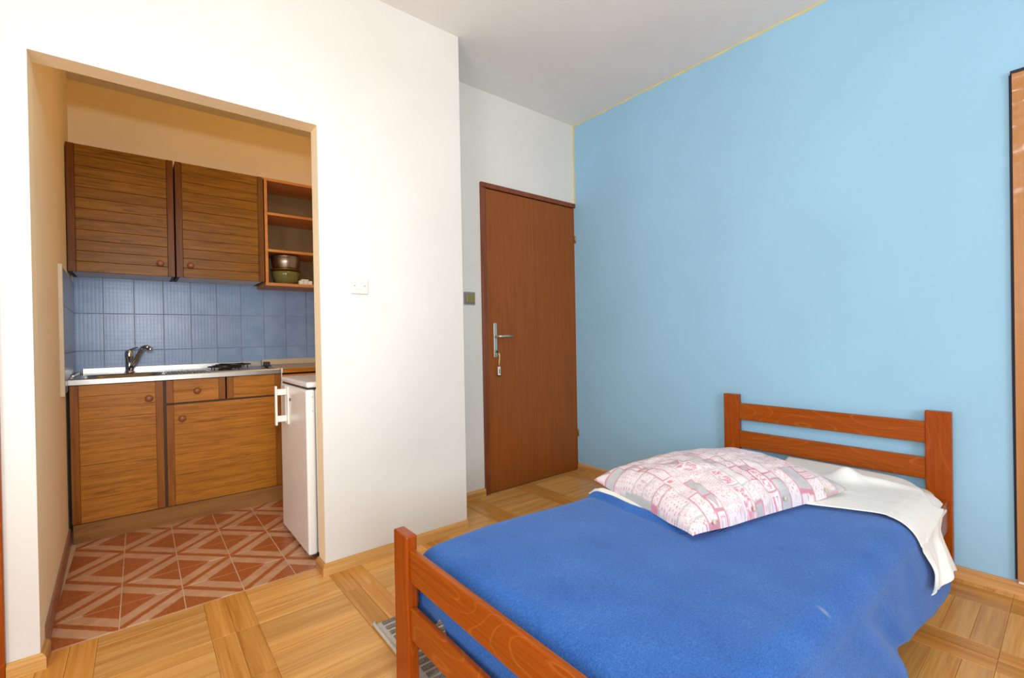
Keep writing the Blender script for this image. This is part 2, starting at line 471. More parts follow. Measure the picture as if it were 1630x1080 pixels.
window('assumed_window_1', -1.02, .52, WY-.08, WY-.02, 'assumed white two pane window in the wall behind the camera')  # unseen window, assumed as the source of the rear daylight
window('added_window_2', WX-.08, WX-.02, -1.12, .12, 'added white two pane window in the wall opposite the bed head')  # unseen window, added to go with the side daylight

# ---- floors
def piece_mesh(name, lx_, ly_, mat, e=.0007, depth=.012, drop=.0008):
    me = bpy.data.meshes.new(name)
    hx, hy = lx_/2-.0003, ly_/2-.0003
    v = [(-hx, -hy, -depth), (hx, -hy, -depth), (hx, hy, -depth), (-hx, hy, -depth),
         (-hx, -hy, -drop), (hx, -hy, -drop), (hx, hy, -drop), (-hx, hy, -drop),
         (-hx+e, -hy+e, 0), (hx-e, -hy+e, 0), (hx-e, hy-e, 0), (-hx+e, hy-e, 0)]
    f = [(0, 1, 5, 4), (1, 2, 6, 5), (2, 3, 7, 6), (3, 0, 4, 7), (4, 5, 9, 8), (5, 6, 10, 9), (6, 7, 11, 10), (7, 4, 8, 11), (8, 9, 10, 11)]
    me.from_pydata(v, [], f); me.materials.append(mat); me.update()
    return me
floor = struct('floor', B().box(WX-.1, BX+.1, WY-.1, PY, -.06, -.0105).box(O0-.05, EX, PY, PB, -.06, -.0105).box(EX, BX+.1, PY, DY+.1, -.06, -.0105), M['subfloor'], 'oak parquet floor laid in strips and crossing blocks', 'floor')
MESH = {}
def plank(x0, x1, y0, y1, along, joined):
    ymax = DY+.02 if (x0+x1)/2 > EX else (PB-.002 if O0 < (x0+x1)/2 < O1+.02 else PY+.01)
    y1 = min(y1, ymax); x1 = min(x1, BX+.005); x0 = max(x0, WX); y0 = max(y0, WY)
    if x1-x0 < .008 or y1-y0 < .008: return
    cx, cy = (x0+x1)/2, (y0+y1)/2
    vis = cy > 1.95-(cx+.15)*1.15-.22 and not (.9 < cx < 2.25 and .5 < cy < 1.1) and cx > -.45
    a, c = (x1-x0, y1-y0) if along == 'x' else (y1-y0, x1-x0)
    if not vis:
        joined.append((cx, cy, a, c, along)); return
    key = (round(a, 3), round(c, 3), along)
    if key not in MESH: MESH[key] = piece_mesh('plank', a, c, M['parquet' if along == 'x' else 'parquet_cross'])
    instance('plank', MESH[key], floor, (cx, cy, random.uniform(-.0003, .0003)), 0 if along == 'x' else math.pi/2)
hid = []
for k in range(-5, 6):
    xs = .18+.455*k
    for j in range(-14, 3):                 # upright strips, two planks wide
        y0 = 1.912+.29*j
        for q in range(2):
            off = .0 if q == 0 else .0
            plank(xs+q*.0725, xs+(q+1)*.0725, y0+off, y0+.29+off, 'y', hid)
    for j in range(-54, 9):                 # crossing blocks
        y0 = 1.912+.0725*j
        plank(xs+.145, xs+.455, y0, y0+.0725, 'x', hid)
hb = B()
for cx, cy, a, c, al in hid:
    if al == 'x': hb.box(cx-a/2+.0004, cx+a/2-.0004, cy-c/2+.0004, cy+c/2-.0004, -.0104, 0)
    else: hb.box(cx-c/2+.0004, cx+c/2-.0004, cy-a/2+.0004, cy+a/2-.0004, -.0104, 0)
ho = obj('parquet_field', hb, M['parquet'], floor); ho['kind'] = 'stuff'

kf = struct('floor_kitchen', B().box(LXK-.05, KR, PB, KY, -.06, -.0018), M['floor_grout'], 'kitchenette floor of terracotta tiles with pale diagonal bands', 'floor')
xs = [-.275]+[-.075+.2*k for k in range(7)]+[KR]
ys = [PB+.004, 2.412, 2.612, 2.812, 3.016, 3.216, 3.40]
xs[0] = -.272
for i in range(len(xs)-1):
    for j in range(len(ys)-1):
        x0, x1, y0, y1 = xs[i]+.002, xs[i+1]-.002, ys[j]+.002, ys[j+1]-.002
        if x1 > KR-.01: continue
        # local frame centred on the full tile so that the printed diagonal meets the corners
        cx, cy = ((xs[1]-.1) if i == 0 else (xs[i]+xs[i+1])/2), (ys[j]+ys[j+1])/2
        flip = (i+j) % 2 == 0
        key = ('t', round(x0-cx, 3), round(x1-cx, 3), round(y1-y0, 3), flip)
        if key not in MESH:
            b = B(); b.box(x0-cx, x1-cx, y0-cy, y1-cy, -.009, 0)
            bmesh.ops.bevel(b.bm, geom=[e for e in b.bm.edges if all(v.co.z > -.001 for v in e.verts)], offset=.0012, segments=1, affect='EDGES')
            if flip: bmesh.ops.rotate(b.bm, verts=b.bm.verts, cent=(0, 0, 0), matrix=Matrix.Rotation(-math.pi/2, 3, 'Z'))
            me = bpy.data.meshes.new('tile'); b.bm.to_mesh(me); b.bm.free(); me.materials.append(M['floor_tile']); MESH[key] = me
        instance('tile', MESH[key], kf, (cx, cy, random.uniform(-.0004, .0004)), math.pi/2 if flip else 0)
# tile skirting along the kitchen's left wall
sk = struct('trim_1', B().prism([(lx(PB)-.002, PB+.002), (lx(PB)+.003, PB+.002), (lx(3.3)+.003, 3.3), (lx(3.3)-.002, 3.3)], lambda p, d: (p[0], p[1], d), 0, .083), M['grout'], 'brown tile skirting along the side wall of the kitchenette', 'skirting')
for j in range(6):
    y0, y1 = ys[j]+.002, (ys[j+1]-.002 if j < 5 else 3.30)
    if j == 0: y0 = PB+.004
    obj('tile', B().prism([(lx(y0)+.002, y0), (lx(y0)+.009, y0), (lx(y1)+.009, y1), (lx(y1)+.002, y1)], lambda p, d: (p[0], p[1], d), .001, .085), M['skirting_tile'], sk)

# ---- skirting boards of pine, small rounded top
def skirt_x(name, x0, x1, yw, lab, m0=0, m1=0):
    prof = [(0, 0), (-.015, 0), (-.015, .036), (-.011, .044), (-.004, .05), (0, .05)]
    b = B(); n = len(prof)
    A = [b.bm.verts.new((x0+m0*p[0], yw+p[0], p[1])) for p in prof]; C = [b.bm.verts.new((x1-m1*p[0], yw+p[0], p[1])) for p in prof]
    fs = [b.bm.faces.new(A), b.bm.faces.new(C[::-1])]+[b.bm.faces.new((A[k], C[k], C[(k+1) % n], A[(k+1) % n])) for k in range(n)]
    bmesh.ops.recalc_face_normals(b.bm, faces=fs)
    return struct(name, b, M['pine'], lab, 'skirting board')
def skirt_y(name, y0, y1, xw, sgn, lab, m0=0):
    prof = [(0, 0), (.015, 0), (.015, .036), (.011, .044), (.004, .05), (0, .05)]
    b = B(); n = len(prof)
    A = [b.bm.verts.new((xw+sgn*p[0], y0-m0*p[0], p[1])) for p in prof]; C = [b.bm.verts.new((xw+sgn*p[0], y1, p[1])) for p in prof]
    fs = [b.bm.faces.new(A), b.bm.faces.new(C[::-1])]+[b.bm.faces.new((A[k], C[k], C[(k+1) % n], A[(k+1) % n])) for k in range(n)]
    bmesh.ops.recalc_face_normals(b.bm, faces=fs)
    return struct(name, b, M['pine_y'], lab, 'skirting board')
skirt_x('baseboard_partition', O1, EX, PY, 'pine skirting board along the foot of the white partition', m0=1)
skirt_y('baseboard_reveal', PY, PB, O1, -1, 'short pine skirting return inside the kitchen opening beside the fridge', m0=1)
skirt_x('baseboard_left', -.338, O0, PY, 'short pine skirting board left of the kitchen opening', m1=1)
skirt_y('baseboard_jamb', PY, PB, O0, 1, 'short pine skirting return at the sink side of the kitchen opening', m0=1)
skirt_x('baseboard_door_wall', EX, 1.752, DY, 'pine skirting board between the partition and the brown door')
skirt_y('baseboard_blue', -1.9, DY, BX, -1, 'long pine skirting board under the blue wall')
# masking tape residue around the blue wall
def tape():
    b = B(); random.seed(3)
    def strip(pts):
        b.prism(pts, lambda p, d: (BX-d, p[0], p[1]), 0, .0012)
    n = 40
    for k in range(n):
        y0 = DY-(DY-.1)*k/n; y1 = DY-(DY-.1)*(k+1)/n
        w0 = .011+.004*math.sin(k*1.7); w1 = .011+.004*math.sin((k+1)*1.7)
        strip([(y0, H), (y1, H), (y1, H-w1), (y0, H-w0)])
    for k in range(10):
        z0 = H-.01-.6*k/10; z1 = H-.01-.6*(k+1)/10
        w0 = .016+.004*math.sin(k*2.1); w1 = .016+.004*math.sin((k+1)*2.1)
        strip([(DY, z0), (DY-w0, z0), (DY-w1, z1), (DY, z1)])
    return struct('trim_2', b, M['tape'], 'yellowish masking tape line around the top of the blue wall', 'tape')
tape()

# ---- brown entrance door
D0 = thing('door_1', (2.2, DY, 0), 'plain brown veneered door at the end of the room', 'door', kind='structure')
obj('leaf', B().box(1.797, 2.642, DY-.006, DY+.034, .006, 2.026, .0025), M['door'], D0)
jb = obj('frame', B().box(1.753, 1.793, DY-.012, DY+.09, 0, 2.03, .003).box(1.753, 2.645, DY-.018, DY+.09, 2.03, 2.062, .003).box(1.793, 1.80, DY+.036, DY+.09, 0, 2.03), M['door_frame'], D0)
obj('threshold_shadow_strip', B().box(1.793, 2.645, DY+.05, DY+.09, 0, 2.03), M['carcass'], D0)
for z in (1.76, .26):
    obj('hinge', B().lathe([(0, 0), (.006, 0), (.006, .05), (.004, .054), (0, .056)], 10, Matrix.Translation((2.6435, DY-.010, z))), M['brass'], D0)
hp = obj('handle_plate', B().box(1.838, 1.866, DY-.014, DY-.006, .905, 1.135, .003), M['alu'], D0)
hb_ = B()
hb_.tube([(1.853, DY-.014, 1.045), (1.853, DY-.03, 1.045), (1.853, DY-.048, 1.045), (1.857, DY-.058, 1.045), (1.87, DY-.062, 1.045), (1.92, DY-.062, 1.046), (1.962, DY-.060, 1.047)], [.010, .010, .009, .0085, .008, .0075, .007], 12)
obj('lever', hb_, M['alu'], hp)
obj('lock_cylinder', B().lathe([(0, 0), (.009, 0), (.009, .006), (0, .006)], 16, Matrix.Translation((1.853, DY-.014, .945)) @ Matrix.Rotation(math.pi/2, 4, 'X')), M['brass'], hp)
for z in (1.122, .918): obj('screw', B().lathe([(0, 0), (.003, 0), (.0024, .0012), (0, .0014)], 10, Matrix.Translation((1.852, DY-.014, z)) @ Matrix.Rotation(math.pi/2, 4, 'X')), M['steel_dark'], hp)
# key with fob, hanging in the lock
K = thing('key_with_fob', (1.856, DY-.03, .93), 'key on a yellow cord with a white fob hanging from the door lock', 'key')
obj('key', B().box(1.850, 1.856, DY-.030, DY-.020, .938, .950).lathe([(0, -.0012), (.012, -.0012), (.012, .0012), (0, .0012)], 18, Matrix.Translation((1.853, DY-.038, .942)) @ Matrix.Rotation(math.pi/2, 4, 'Y')), M['steel_dark'], K)
obj('cord', B().tube([(1.853, DY-.043, .936), (1.858, DY-.040, .92), (1.866, DY-.034, .905), (1.866, DY-.028, .87), (1.868, DY-.026, .85)], .003, 8).tube([(1.853, DY-.043, .940), (1.864, DY-.042, .925), (1.869, DY-.034, .895), (1.868, DY-.026, .85)], .0025, 8), M['cord'], K)
fb = obj('fob', B().box(1.858, 1.878, DY-.030, DY-.020, .785, .842, .003), M['white_plastic'], K)
obj('fob_label', B().box(1.863, 1.873, DY-.0308, DY-.030, .795, .828), M['grey_plate'], fb)
obj('fob_cap', B().box(1.858, 1.878, DY-.0305, DY-.0195, .779, .786, .002), M['black'], fb)

# ---- brown door frame at the right edge on the blue wall
D1 = thing('door_2', (BX, -.2, 0), 'glossy brown wood effect door frame at the end of the blue wall', 'door', kind='structure')
def rippled():
    b = B()
    def fn(u, v):
        y = .1617-u*.60; z = .06+v*1.958
        r = .0042*noise.noise(Vector((y*14, z*26, 1.3)))+.0022*noise.noise(Vector((y*40, z*60, 4)))
        k = .12+.88*max(0, min(1, (z-1.35)/.4))
        return (BX-.022+r*k, y, z)
    b.grid(fn, 70, 240)
    b.box(BX-.0195, BX, -.445, .1617, .06, 2.018)
    return b
obj('jamb_board', rippled(), M['panel'], D1)
obj('gap_shade', B().prism([(.1705, 2.02), (.1622, 2.02), (.1622, .06), (.169, .06), (.1715, .9)], lambda p, d: (BX-d, p[0], p[1]), 0, .008), M['gap'], D1)  # dark strip painting the shade of the gap beside the board
obj('top_dark_line', B().box(BX-.024, BX, -.445, .166, 2.018, 2.03), M['gap'], D1)  # thin dark line along the top of the board
obj('white_block', B().box(BX-.016, BX, -.445, .160, .048, .0595, .001), M['white_skirt'], D1)
# ---- brown door frame at the left edge, on the partition
D2 = thing('door_3', (-.6, PY, 0), 'brown door frame left of the kitchen opening', 'door', kind='structure')
obj('frame', B().box(-.42, -.339, PY-.016, PY, 0, 2.10, .003).box(-1.30, -1.22, PY-.016, PY, 0, 2.10, .003).box(-1.22, -.42, PY-.016, PY, 2.02, 2.10, .003), M['bed_z'], D2)
obj('leaf', B().box(-1.22, -.42, PY-.008, PY, .006, 2.02, .001), M['bed_z'], D2)

# ---- switches
S = thing('light_switch', (.80, PY, 1.29), 'square white light switch on the white partition beside the opening', 'switch')
pl = obj('plate', B().box(.760, .840, PY-.010, PY, 1.252, 1.328, .003), M['switch_white'], S)
obj('rocker', B().box(.786, .814, PY-.0135, PY-.010, 1.274, 1.307, .0015), M['white_plastic'], S)
for x in (.776, .824): obj('screw', B().lathe([(0, 0), (.0028, 0), (.0022, .001), (0, .0012)], 10, Matrix.Translation((x, PY-.010, 1.290)) @ Matrix.Rotation(math.pi/2, 4, 'X')), M['grey_plate'], S)
S = thing('door_light_switch', (1.655, DY, 1.29), 'small grey switch with a gold rocker beside the brown door', 'switch')
obj('plate', B().box(1.614, 1.697, DY-.008, DY, 1.252, 1.334, .002), M['grey_plate'], S)
obj('rocker', B().box(1.624, 1.690, DY-.018, DY-.008, 1.264, 1.322, .002), M['gold_rocker'], S)

# ---- assumed pendant lamp in the middle of the room, above the picture
L = thing('assumed_pendant_lamp', (.45, .62, H), 'assumed white pendant lamp hanging in the middle of the room, above the picture', 'lamp')
T = Matrix.Translation((.45, .62, 0))
obj('canopy', B().lathe([(0, H), (.05, H), (.045, H-.03), (0, H-.035)], 24, T), M['white_plastic'], L)
obj('cable', B().tube([(.45, .62, H-.035), (.45, .62, 2.30)], .004, 8), M['white_plastic'], L)
obj('socket', B().lathe([(0, 2.30), (.018, 2.30), (.022, 2.25), (.020, 2.24), (0, 2.24)], 20, T), M['white_plastic'], L)
obj('shade', B().lathe([(.03, 2.285), (.07, 2.27), (.10, 2.235), (.105, 2.23), (.10, 2.225), (.068, 2.262), (.03, 2.277)], 32, T), M['white_plastic'], L)

# ------------------------------------------------------------------ kitchen: wall tiles
wt = struct('trim_3', B().box(LXK, KR, KY-.004, KY, .86, 1.50), M['grout'], 'blue glazed tile splashback on the kitchen back wall', 'splashback')
zr = [(.868, .998), (.998, 1.233), (1.233, 1.4635)]
for i in range(-1, 10):
    x0, x1 = -.173+.1514*i+.0012, -.173+.1514*(i+1)-.0012
    x0 = max(x0, LXK+.01); x1 = min(x1, KR-.001)
    if x1-x0 < .01: continue
    for z0, z1 in zr:
        key = ('w', round(x1-x0, 3), round(z1-z0, 3))
        if key not in MESH:
            b = B(); hx = (x1-x0)/2; hz = (z1-z0)/2-.0012
            b.box(-hx, hx, -.009, -.001, -hz, hz)
            bmesh.ops.bevel(b.bm, geom=[e for e in b.bm.edges if all(v.co.y < -.008 for v in e.verts)], offset=.0018, segments=1, affect='EDGES')
            me = bpy.data.meshes.new('tile'); b.bm.to_mesh(me); b.bm.free(); me.materials.append(M['tile']); MESH[key] = me
        o = instance('tile', MESH[key], wt, ((x0+x1)/2, KY-.003, (z0+z1)/2))
        o.rotation_euler = (random.uniform(-.006, .006), 0, random.uniform(-.006, .006))
# side wall tiles and their white edging
st = struct('trim_4', B().prism([(lx(3.03), 3.03), (lx(3.03)+.004, 3.03), (LXK+.004, KY-.004), (LXK, KY-.004)], lambda p, d: (p[0], p[1], d), .80, 1.42), M['grout'], 'blue tiles turning the corner onto the side wall above the sink', 'splashback')
for j in range(6):
    y1 = KY-.012-.1514*j-.0012; y0 = max(KY-.012-.1514*(j+1)+.0012, 3.034)
    if y1-y0 < .02: continue
    for z0, z1 in ((.80, .998), (.998, 1.233), (1.233, 1.42)):
        obj('tile', B().prism([(lx(y0)+.004, y0), (lx(y0)+.011, y0), (lx(y1)+.011, y1), (lx(y1)+.004, y1)], lambda p, d: (p[0], p[1], d), z0+.0012, z1-.0012), M['tile'], st)
obj('edge_strip', B().box(lx(3.03)-.001, lx(3.03)+.016, 3.018, 3.032, .795, 1.424, .002), M['laminate'], st)

# ------------------------------------------------------------------ kitchen: cabinets
def knob(parent, x, y, z, r=.0185):
    prof = [(0, 0), (r*.55, 0), (r*.5, .008), (r*.62, .012), (r, .017), (r*1.02, .023), (r*.8, .03), (r*.4, .0335), (0, .034)]
    return obj('knob', B().lathe(prof, 20, Matrix.Translation((x, y, z)) @ Matrix.Rotation(math.pi/2, 4, 'X')), M['knob'], parent)
def front(name, parent, x0, x1, yf, z0, z1, nsl, knobpos=None, stile=.034, t=.018, mh='oak_h', mv='oak_v', gap=.0004, bev=.0007):
    """panel front: two upright stiles and a field of horizontal slats; yf is the front plane"""
    d = obj(name, B().box(x0+.001, x1-.001, yf+t-.004, yf+t, z0+.001, z1-.001), M['carcass'], parent)
    for xa in (x0, x1-stile): obj('stile', B().box(xa, xa+stile, yf, yf+t-.004, z0, z1, .0015, 1), M[mv], d)
    hh = (z1-z0)/nsl
    for k in range(nsl):
        za, zb = z0+hh*k, z0+hh*(k+1)
        obj('slat', B().box(x0+stile+.0006, x1-stile-.0006, yf+.0022, yf+t-.004, za+gap, zb-gap, bev, 1), M[mh], d)
    if knobpos: knob(d, knobpos[0], yf, knobpos[1])
    return d
WYF = 3.567
def wall_cab(x0, x1, kx, label):
    c = thing('wall_cabinet', ((x0+x1)/2, WYF+.16, 1.455), label, 'cabinet', 'wall cabinets above the sink')
    obj('carcass', B().box(x0+.002, x0+.018, WYF+.019, KY-.002, 1.455, 2.178).box(x1-.018, x1-.002, WYF+.019, KY-.002, 1.455, 2.178).box(x0+.018, x1-.018, WYF+.019, KY-.002, 2.16, 2.178).box(x0+.018, x1-.018, KY-.012, KY-.002, 1.473, 2.16), M['carcass'], c)
    obj('bottom_panel', B().box(x0+.0185, x1-.0185, WYF+.019, KY-.0145, 1.456, 1.472), M['carcass_white'], c)
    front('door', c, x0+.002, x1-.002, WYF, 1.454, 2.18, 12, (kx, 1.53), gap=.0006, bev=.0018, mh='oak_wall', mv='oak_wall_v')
    return c
wall_cab(-.306, .184, .109, 'oak slatted wall cabinet in the corner above the tap, knob at its right')
wall_cab(.188, .688, .262, 'oak slatted wall cabinet between the corner cabinet and the open shelves, knob at its left')
# open shelf unit
c = thing('open_shelf_unit', (.98, WYF+.16, 1.43), 'open beech edged wall shelf unit beside the slatted cabinets', 'shelf')
obj('side_panel', B().box(.692, .710, WYF-.004, KY-.011, 1.43, 2.18, .001, 1), M['shelf_edge'], c)
obj('side_panel', B().box(1.24, 1.258, WYF-.004, KY-.011, 1.43, 2.18, .001, 1), M['shelf_edge'], c)
obj('top_panel', B().box(.7105, 1.2395, WYF-.004, KY-.011, 2.162, 2.18, .001, 1), M['shelf_edge'], c)
obj('bottom_panel', B().box(.7105, 1.2395, WYF-.004, KY-.011, 1.43, 1.45, .001, 1), M['shelf_edge'], c)
obj('back_panel', B().box(.7105, 1.2395, KY-.018, KY-.0115, 1.4505, 2.1615), M['shelf_back'], c)
for z in (1.934, 1.676): obj('shelf', B().box(.7105, 1.2395, WYF-.002, KY-.0185, z-.009, z+.009, .001, 1), M['shelf_edge'], c)

# bowls on the lowest shelf
def bowl(name, cx, cy, z, prof, mat, label):
    p = prof+[(max(r-.004, 0), zz+.003) for r, zz in prof[::-1]]
    return tag(obj(name, B().lathe(p, 40, Matrix.Translation((cx, cy, z))), mat, origin=(cx, cy, z)), label, 'bowl')
bx, by = .845, 3.67
bowl('glass_bowl', bx, by, 1.451, [(0, 0), (.058, 0), (.066, .003), (.080, .03), (.090, .06), (.098, .088)], M['green_glass'], 'greenish glass bowl at the bottom of the stack on the lowest shelf')
bowl('copper_bowl', bx, by, 1.494, [(0, 0), (.045, 0), (.060, .012), (.080, .04), (.094, .058), (.1005, .060), (.101, .066)], M['copper'], 'dark brass rimmed bowl between the glass and steel bowls')
bowl('steel_bowl', bx, by, 1.526, [(0, 0), (.045, 0), (.066, .012), (.084, .042), (.094, .085), (.098, .122), (.1015, .124)], M['steel'], 'shiny steel bowl on top of the stack on the lowest shelf')
tr = thing('ice_cube_tray', (.965, 3.62, 1.451), 'white plastic ice cube tray beside the stacked bowls', 'tray')
obj('base', B().box(.918, 1.014, 3.598, 3.640, 1.451, 1.457, .001, 1), M['white_plastic'], tr)
for k in range(3):
    for q in range(2): obj('cup', B().box(.920+.031*k, .949+.031*k, 3.600+.02*q, 3.618+.02*q, 1.457, 1.482, .003, 1), M['white_plastic'], tr)
obj('lid', B().box(.935, .985, 3.602, 3.636, 1.4825, 1.492, .002, 1), M['white_plastic'], tr)

# base unit
c = thing('sink_base_cabinet', (.21, 3.6, 0), 'oak base cabinet under the steel sink and hob', 'cabinet')
bx0, bx1 = -.286, .716
obj('carcass', B().box(bx0+.002, bx0+.02, FY+.019, KY-.02, .10, .829).box(bx1-.02, bx1-.002, FY+.019, KY-.02, .10, .829).box(bx0+.02, bx1-.02, FY+.019, KY-.02, .10, .118).box(bx0+.02, bx1-.02, KY-.03, KY-.02, .118, .829).box(.098, .116, FY+.019, KY-.03, .118, .829).box(.1165, bx1-.0205, FY+.019, FY+.05, .682, .692), M['carcass'], c)
obj('plinth', B().box(bx0+.003, bx1, FY+.012, FY+.03, 0, .0985, .001, 1), M['oak_plinth'], c)
front('door', c, bx0+.001, .101, FY, .104, .826, 12, (.037, .734))
front('door', c, .114, bx1-.003, FY, .104, .683, 10, (.186, .603))
front('drawer', c, .114, .404, FY, .694, .826, 2, (.260, .757))
front('drawer', c, .412, bx1-.003, FY, .694, .826, 2)

# steel sink top with bowl, drainer and hob
s = thing('kitchen_sink', (.21, 3.58, .83), 'stainless steel worktop with sink bowl, drainer and hob', 'sink')
sx0, sx1, sy0, sy1 = -.294, .713, 3.275, KY-.012
def sink_plate():
    b = B(); bm = b.bm
    zt = .86
    bxa, bxb, bya, byb = -.235, .105, 3.335, 3.70
    def outline(x0, x1, y0, y1, r, z, n=6):
        pts = []
        for cx, cy, a0 in ((x1-r, y1-r, 0), (x0+r, y1-r, 90), (x0+r, y0+r, 180), (x1-r, y0+r, 270)):
            for k in range(n+1):
                a = math.radians(a0+90*k/n); pts.append((cx+r*math.cos(a), cy+r*math.sin(a), z))
        return pts
    # plate top as bridge between outer rectangle and bowl outline
    rings = [outline(sx0, sx1, sy0, sy1, .004, .830), outline(sx0, sx1, sy0, sy1, .004, zt-.004), outline(sx0+.003, sx1-.003, sy0+.003, sy1-.003, .004, zt+.0005),
             outline(sx0+.012, sx1-.012, sy0+.012, sy1-.012, .006, zt-.003),
             outline(bxa-.03, bxb+.03, bya-.02, byb+.02, .08, zt-.003),
             outline(bxa-.012, bxb+.012, bya-.01, byb+.01, .085, zt-.002), outline(bxa, bxb, bya, byb, .08, zt-.010), outline(bxa+.012, bxb-.012, bya+.012, byb-.012, .07, zt-.12), outline(bxa+.05, bxb-.05, bya+.05, byb-.05, .06, zt-.14)]
    vr = [[bm.verts.new(p) for p in r] for r in rings]
    n = len(vr[0])
    for a, c2 in zip(vr, vr[1:]):
        for k in range(n):
            f = bm.faces.new((a[k], a[(k+1) % n], c2[(k+1) % n], c2[k])); f.smooth = False
    for a in vr[5:]:
        for v in a:
            for f in v.link_faces: f.smooth = True
    bm.faces.new(vr[-1])
    bmesh.ops.recalc_face_normals(bm, faces=bm.faces)
    return b
obj('plate', sink_plate(), M['steel'], s)
obj('splash_lip', B().box(sx0+.02, sx1-.004, sy1-.012, sy1, .8565, .892, .002, 2), M['steel'], s)
obj('side_lip', B().box(sx0, sx0+.012, 3.50, sy1-.013, .8605, .872, .002, 2), M['steel'], s)
obj('drainer_groove_shade', B().box(.118, .318, 3.33, 3.69, .8572, .8582, .0003, 1), M['steel_dark'], s)  # darker sheet puts the shade of the grooves between the ribs into colour
dr = B()
for k in range(12):
    x = .126+.0168*k; dr.tube([(x, 3.335, .8585), (x, 3.345, .861), (x, 3.67, .861), (x, 3.685, .8585)], .0042, 8)
obj('drainer_ribs', dr, M['steel'], s)
obj('waste', B().lathe([(0, 0), (.022, 0), (.026, .002), (.03, .0015), (.03, 0)], 24, Matrix.Translation((-.065, 3.52, .7205))), M['chrome'], s)
hob = obj('hob', B().box(.335, .655, 3.31, 3.84, .8575, .8625, .002, 2), M['steel'], s)
for bx_, by_, r in ((.425, 3.45, .038), (.505, 3.70, .05)):
    obj('burner', B().lathe([(0, .012), (r*.75, .012), (r*.8, .008), (r, .008), (r*1.02, 0), (0, 0)], 28, Matrix.Translation((bx_, by_, .8627))), M['iron'], hob)
    g = B()
    R = r+.055
    ring = [(bx_+R*math.cos(2*math.pi*k/28), by_+R*math.sin(2*math.pi*k/28), .884) for k in range(28)]
    g.tube(ring, .0032, 8, closed=True)
    for q in range(4):
        a = math.pi/4+q*math.pi/2; ca, sa = math.cos(a), math.sin(a)
        g.tube([(bx_+R*ca, by_+R*sa, .8635), (bx_+R*ca, by_+R*sa, .884), (bx_+(R-.008)*ca, by_+(R-.008)*sa, .888), (bx_+r*.5*ca, by_+r*.5*sa, .888)], .003, 8)
    obj('pan_support', g, M['iron'], hob)
# tap
tp = thing('kitchen_tap', (-.050, 3.775, .859), 'chrome single lever mixer tap behind the sink bowl', 'tap')
T = Matrix.Translation((-.050, 3.775, .859))
obj('body', B().lathe([(0, 0), (.026, 0), (.026, .004), (.021, .010), (.0205, .095), (.0225, .098), (.0225, .104), (.0225, .118), (.021, .132), (.012, .142), (0, .144)], 28, T), M['chrome'], tp)
lv = B(); lv.tube([(-.055, 3.772, .992), (-.040, 3.76, 1.004), (-.018, 3.742, 1.014), (.006, 3.725, 1.020)], [.014, .010, .007, .005], 12, flat=.55)
obj('lever', lv, M['chrome'], tp)
sp = B(); sp.tube([(-.045, 3.757, .880), (-.030, 3.735, .910), (-.012, 3.71, .950), (.010, 3.68, 1.000), (.022, 3.662, 1.016), (.034, 3.648, 1.019), (.046, 3.636, 1.012)], [.013, .014, .0135, .013, .013, .013, .0125], 16)
so = obj('spout', sp, M['chrome'], tp)
obj('aerator', B().lathe([(0, 0), (.012, 0), (.0135, .003), (.0135, .018), (0, .018)], 20, Matrix.Translation((.052, 3.628, .997))), M['chrome'], so)

# black hob taps at the end of the steel top
kt = thing('hob_tap_pair', (.69, 3.52, .857), 'pair of black hob knobs on a flange at the end of the steel sink', 'knob')
obj('flange', B().box(.652, .702, 3.470, 3.570, .868, .873, .001, 1), M['black'], kt)
for yy in (3.495, 3.540):
    obj('tap_knob', B().box(.662, .692, yy-.017, yy+.017, .873, .899, .003, 2), M['black'], kt)
    obj('stem', B().lathe([(0, 0), (.007, 0), (.007, .011), (0, .011)], 14, Matrix.Translation((.677, yy, .8571))), M['black'], kt)

# second base unit with laminate top
c = thing('laminate_base_cabinet', (.99, 3.6, 0), 'base cabinet with beige laminate top behind the fridge', 'cabinet')
obj('carcass', B().box(.7225, 1.255, FY+.004, KY-.02, .10, .8185), M['shelf_edge'], c)
obj('plinth', B().box(.723, 1.255, FY+.03, FY+.045, 0, .0995), M['oak_plinth'], c)
wtp = obj('worktop', B().box(.7255, 1.262, 3.281, KY-.012, .831, .862, .002, 2), M['laminate'], c)
obj('front_edge', B().box(.7255, 1.262, 3.2765, 3.2808, .831, .861, .001, 1), M['oak_h'], wtp)
obj('white_end', B().box(.7145, .7250, 3.277, KY-.012, .831, .8625, .001, 1), M['white_plastic'], wtp)
obj('upstand', B().box(.7145, 1.262, KY-.027, KY-.0125, .8625, .903, .002, 2), M['laminate'], c)
obj('white_end_strip', B().box(.7168, .7220, FY-.001, FY+.02, .10, .829), M['white_plastic'], c)

# fridge, door to the left
f = thing('refrigerator', (.9, 2.55, 0), 'small white under-counter fridge standing just inside the opening', 'fridge')
fy0, fy1 = 2.30, 2.805
obj('body', B().box(.651, 1.17, fy0+.004, fy1-.004, .02, .806, .006, 3), M['enamel'], f)
obj('door', B().box(.606, .648, fy0, fy1, .020, .806, .010, 3), M['enamel'], f)
obj('top_lid', B().box(.610, 1.172, fy0, fy1, .815, .842, .010, 3), M['enamel'], f)
obj('lid_gap', B().box(.618, 1.165, fy0+.008, fy1-.008, .8065, .8145), M['black'], f)
for x, y in ((.66, fy0+.04), (.66, fy1-.04), (1.13, fy0+.04), (1.13, fy1-.04)):
    obj('foot', B().lathe([(0, 0), (.016, 0), (.014, .0195), (0, .0195)], 16, Matrix.Translation((x, y, 0))), M['black'], f)
obj('kick_strip', B().box(.630, .648, fy0+.01, fy1-.01, .004, .0195), M['steel_dark'], f)
h = B()
h.box(.545, .556, 2.640, 2.662, .598, .805, .004, 3)
hd = obj('handle', h, M['white_plastic'], f)
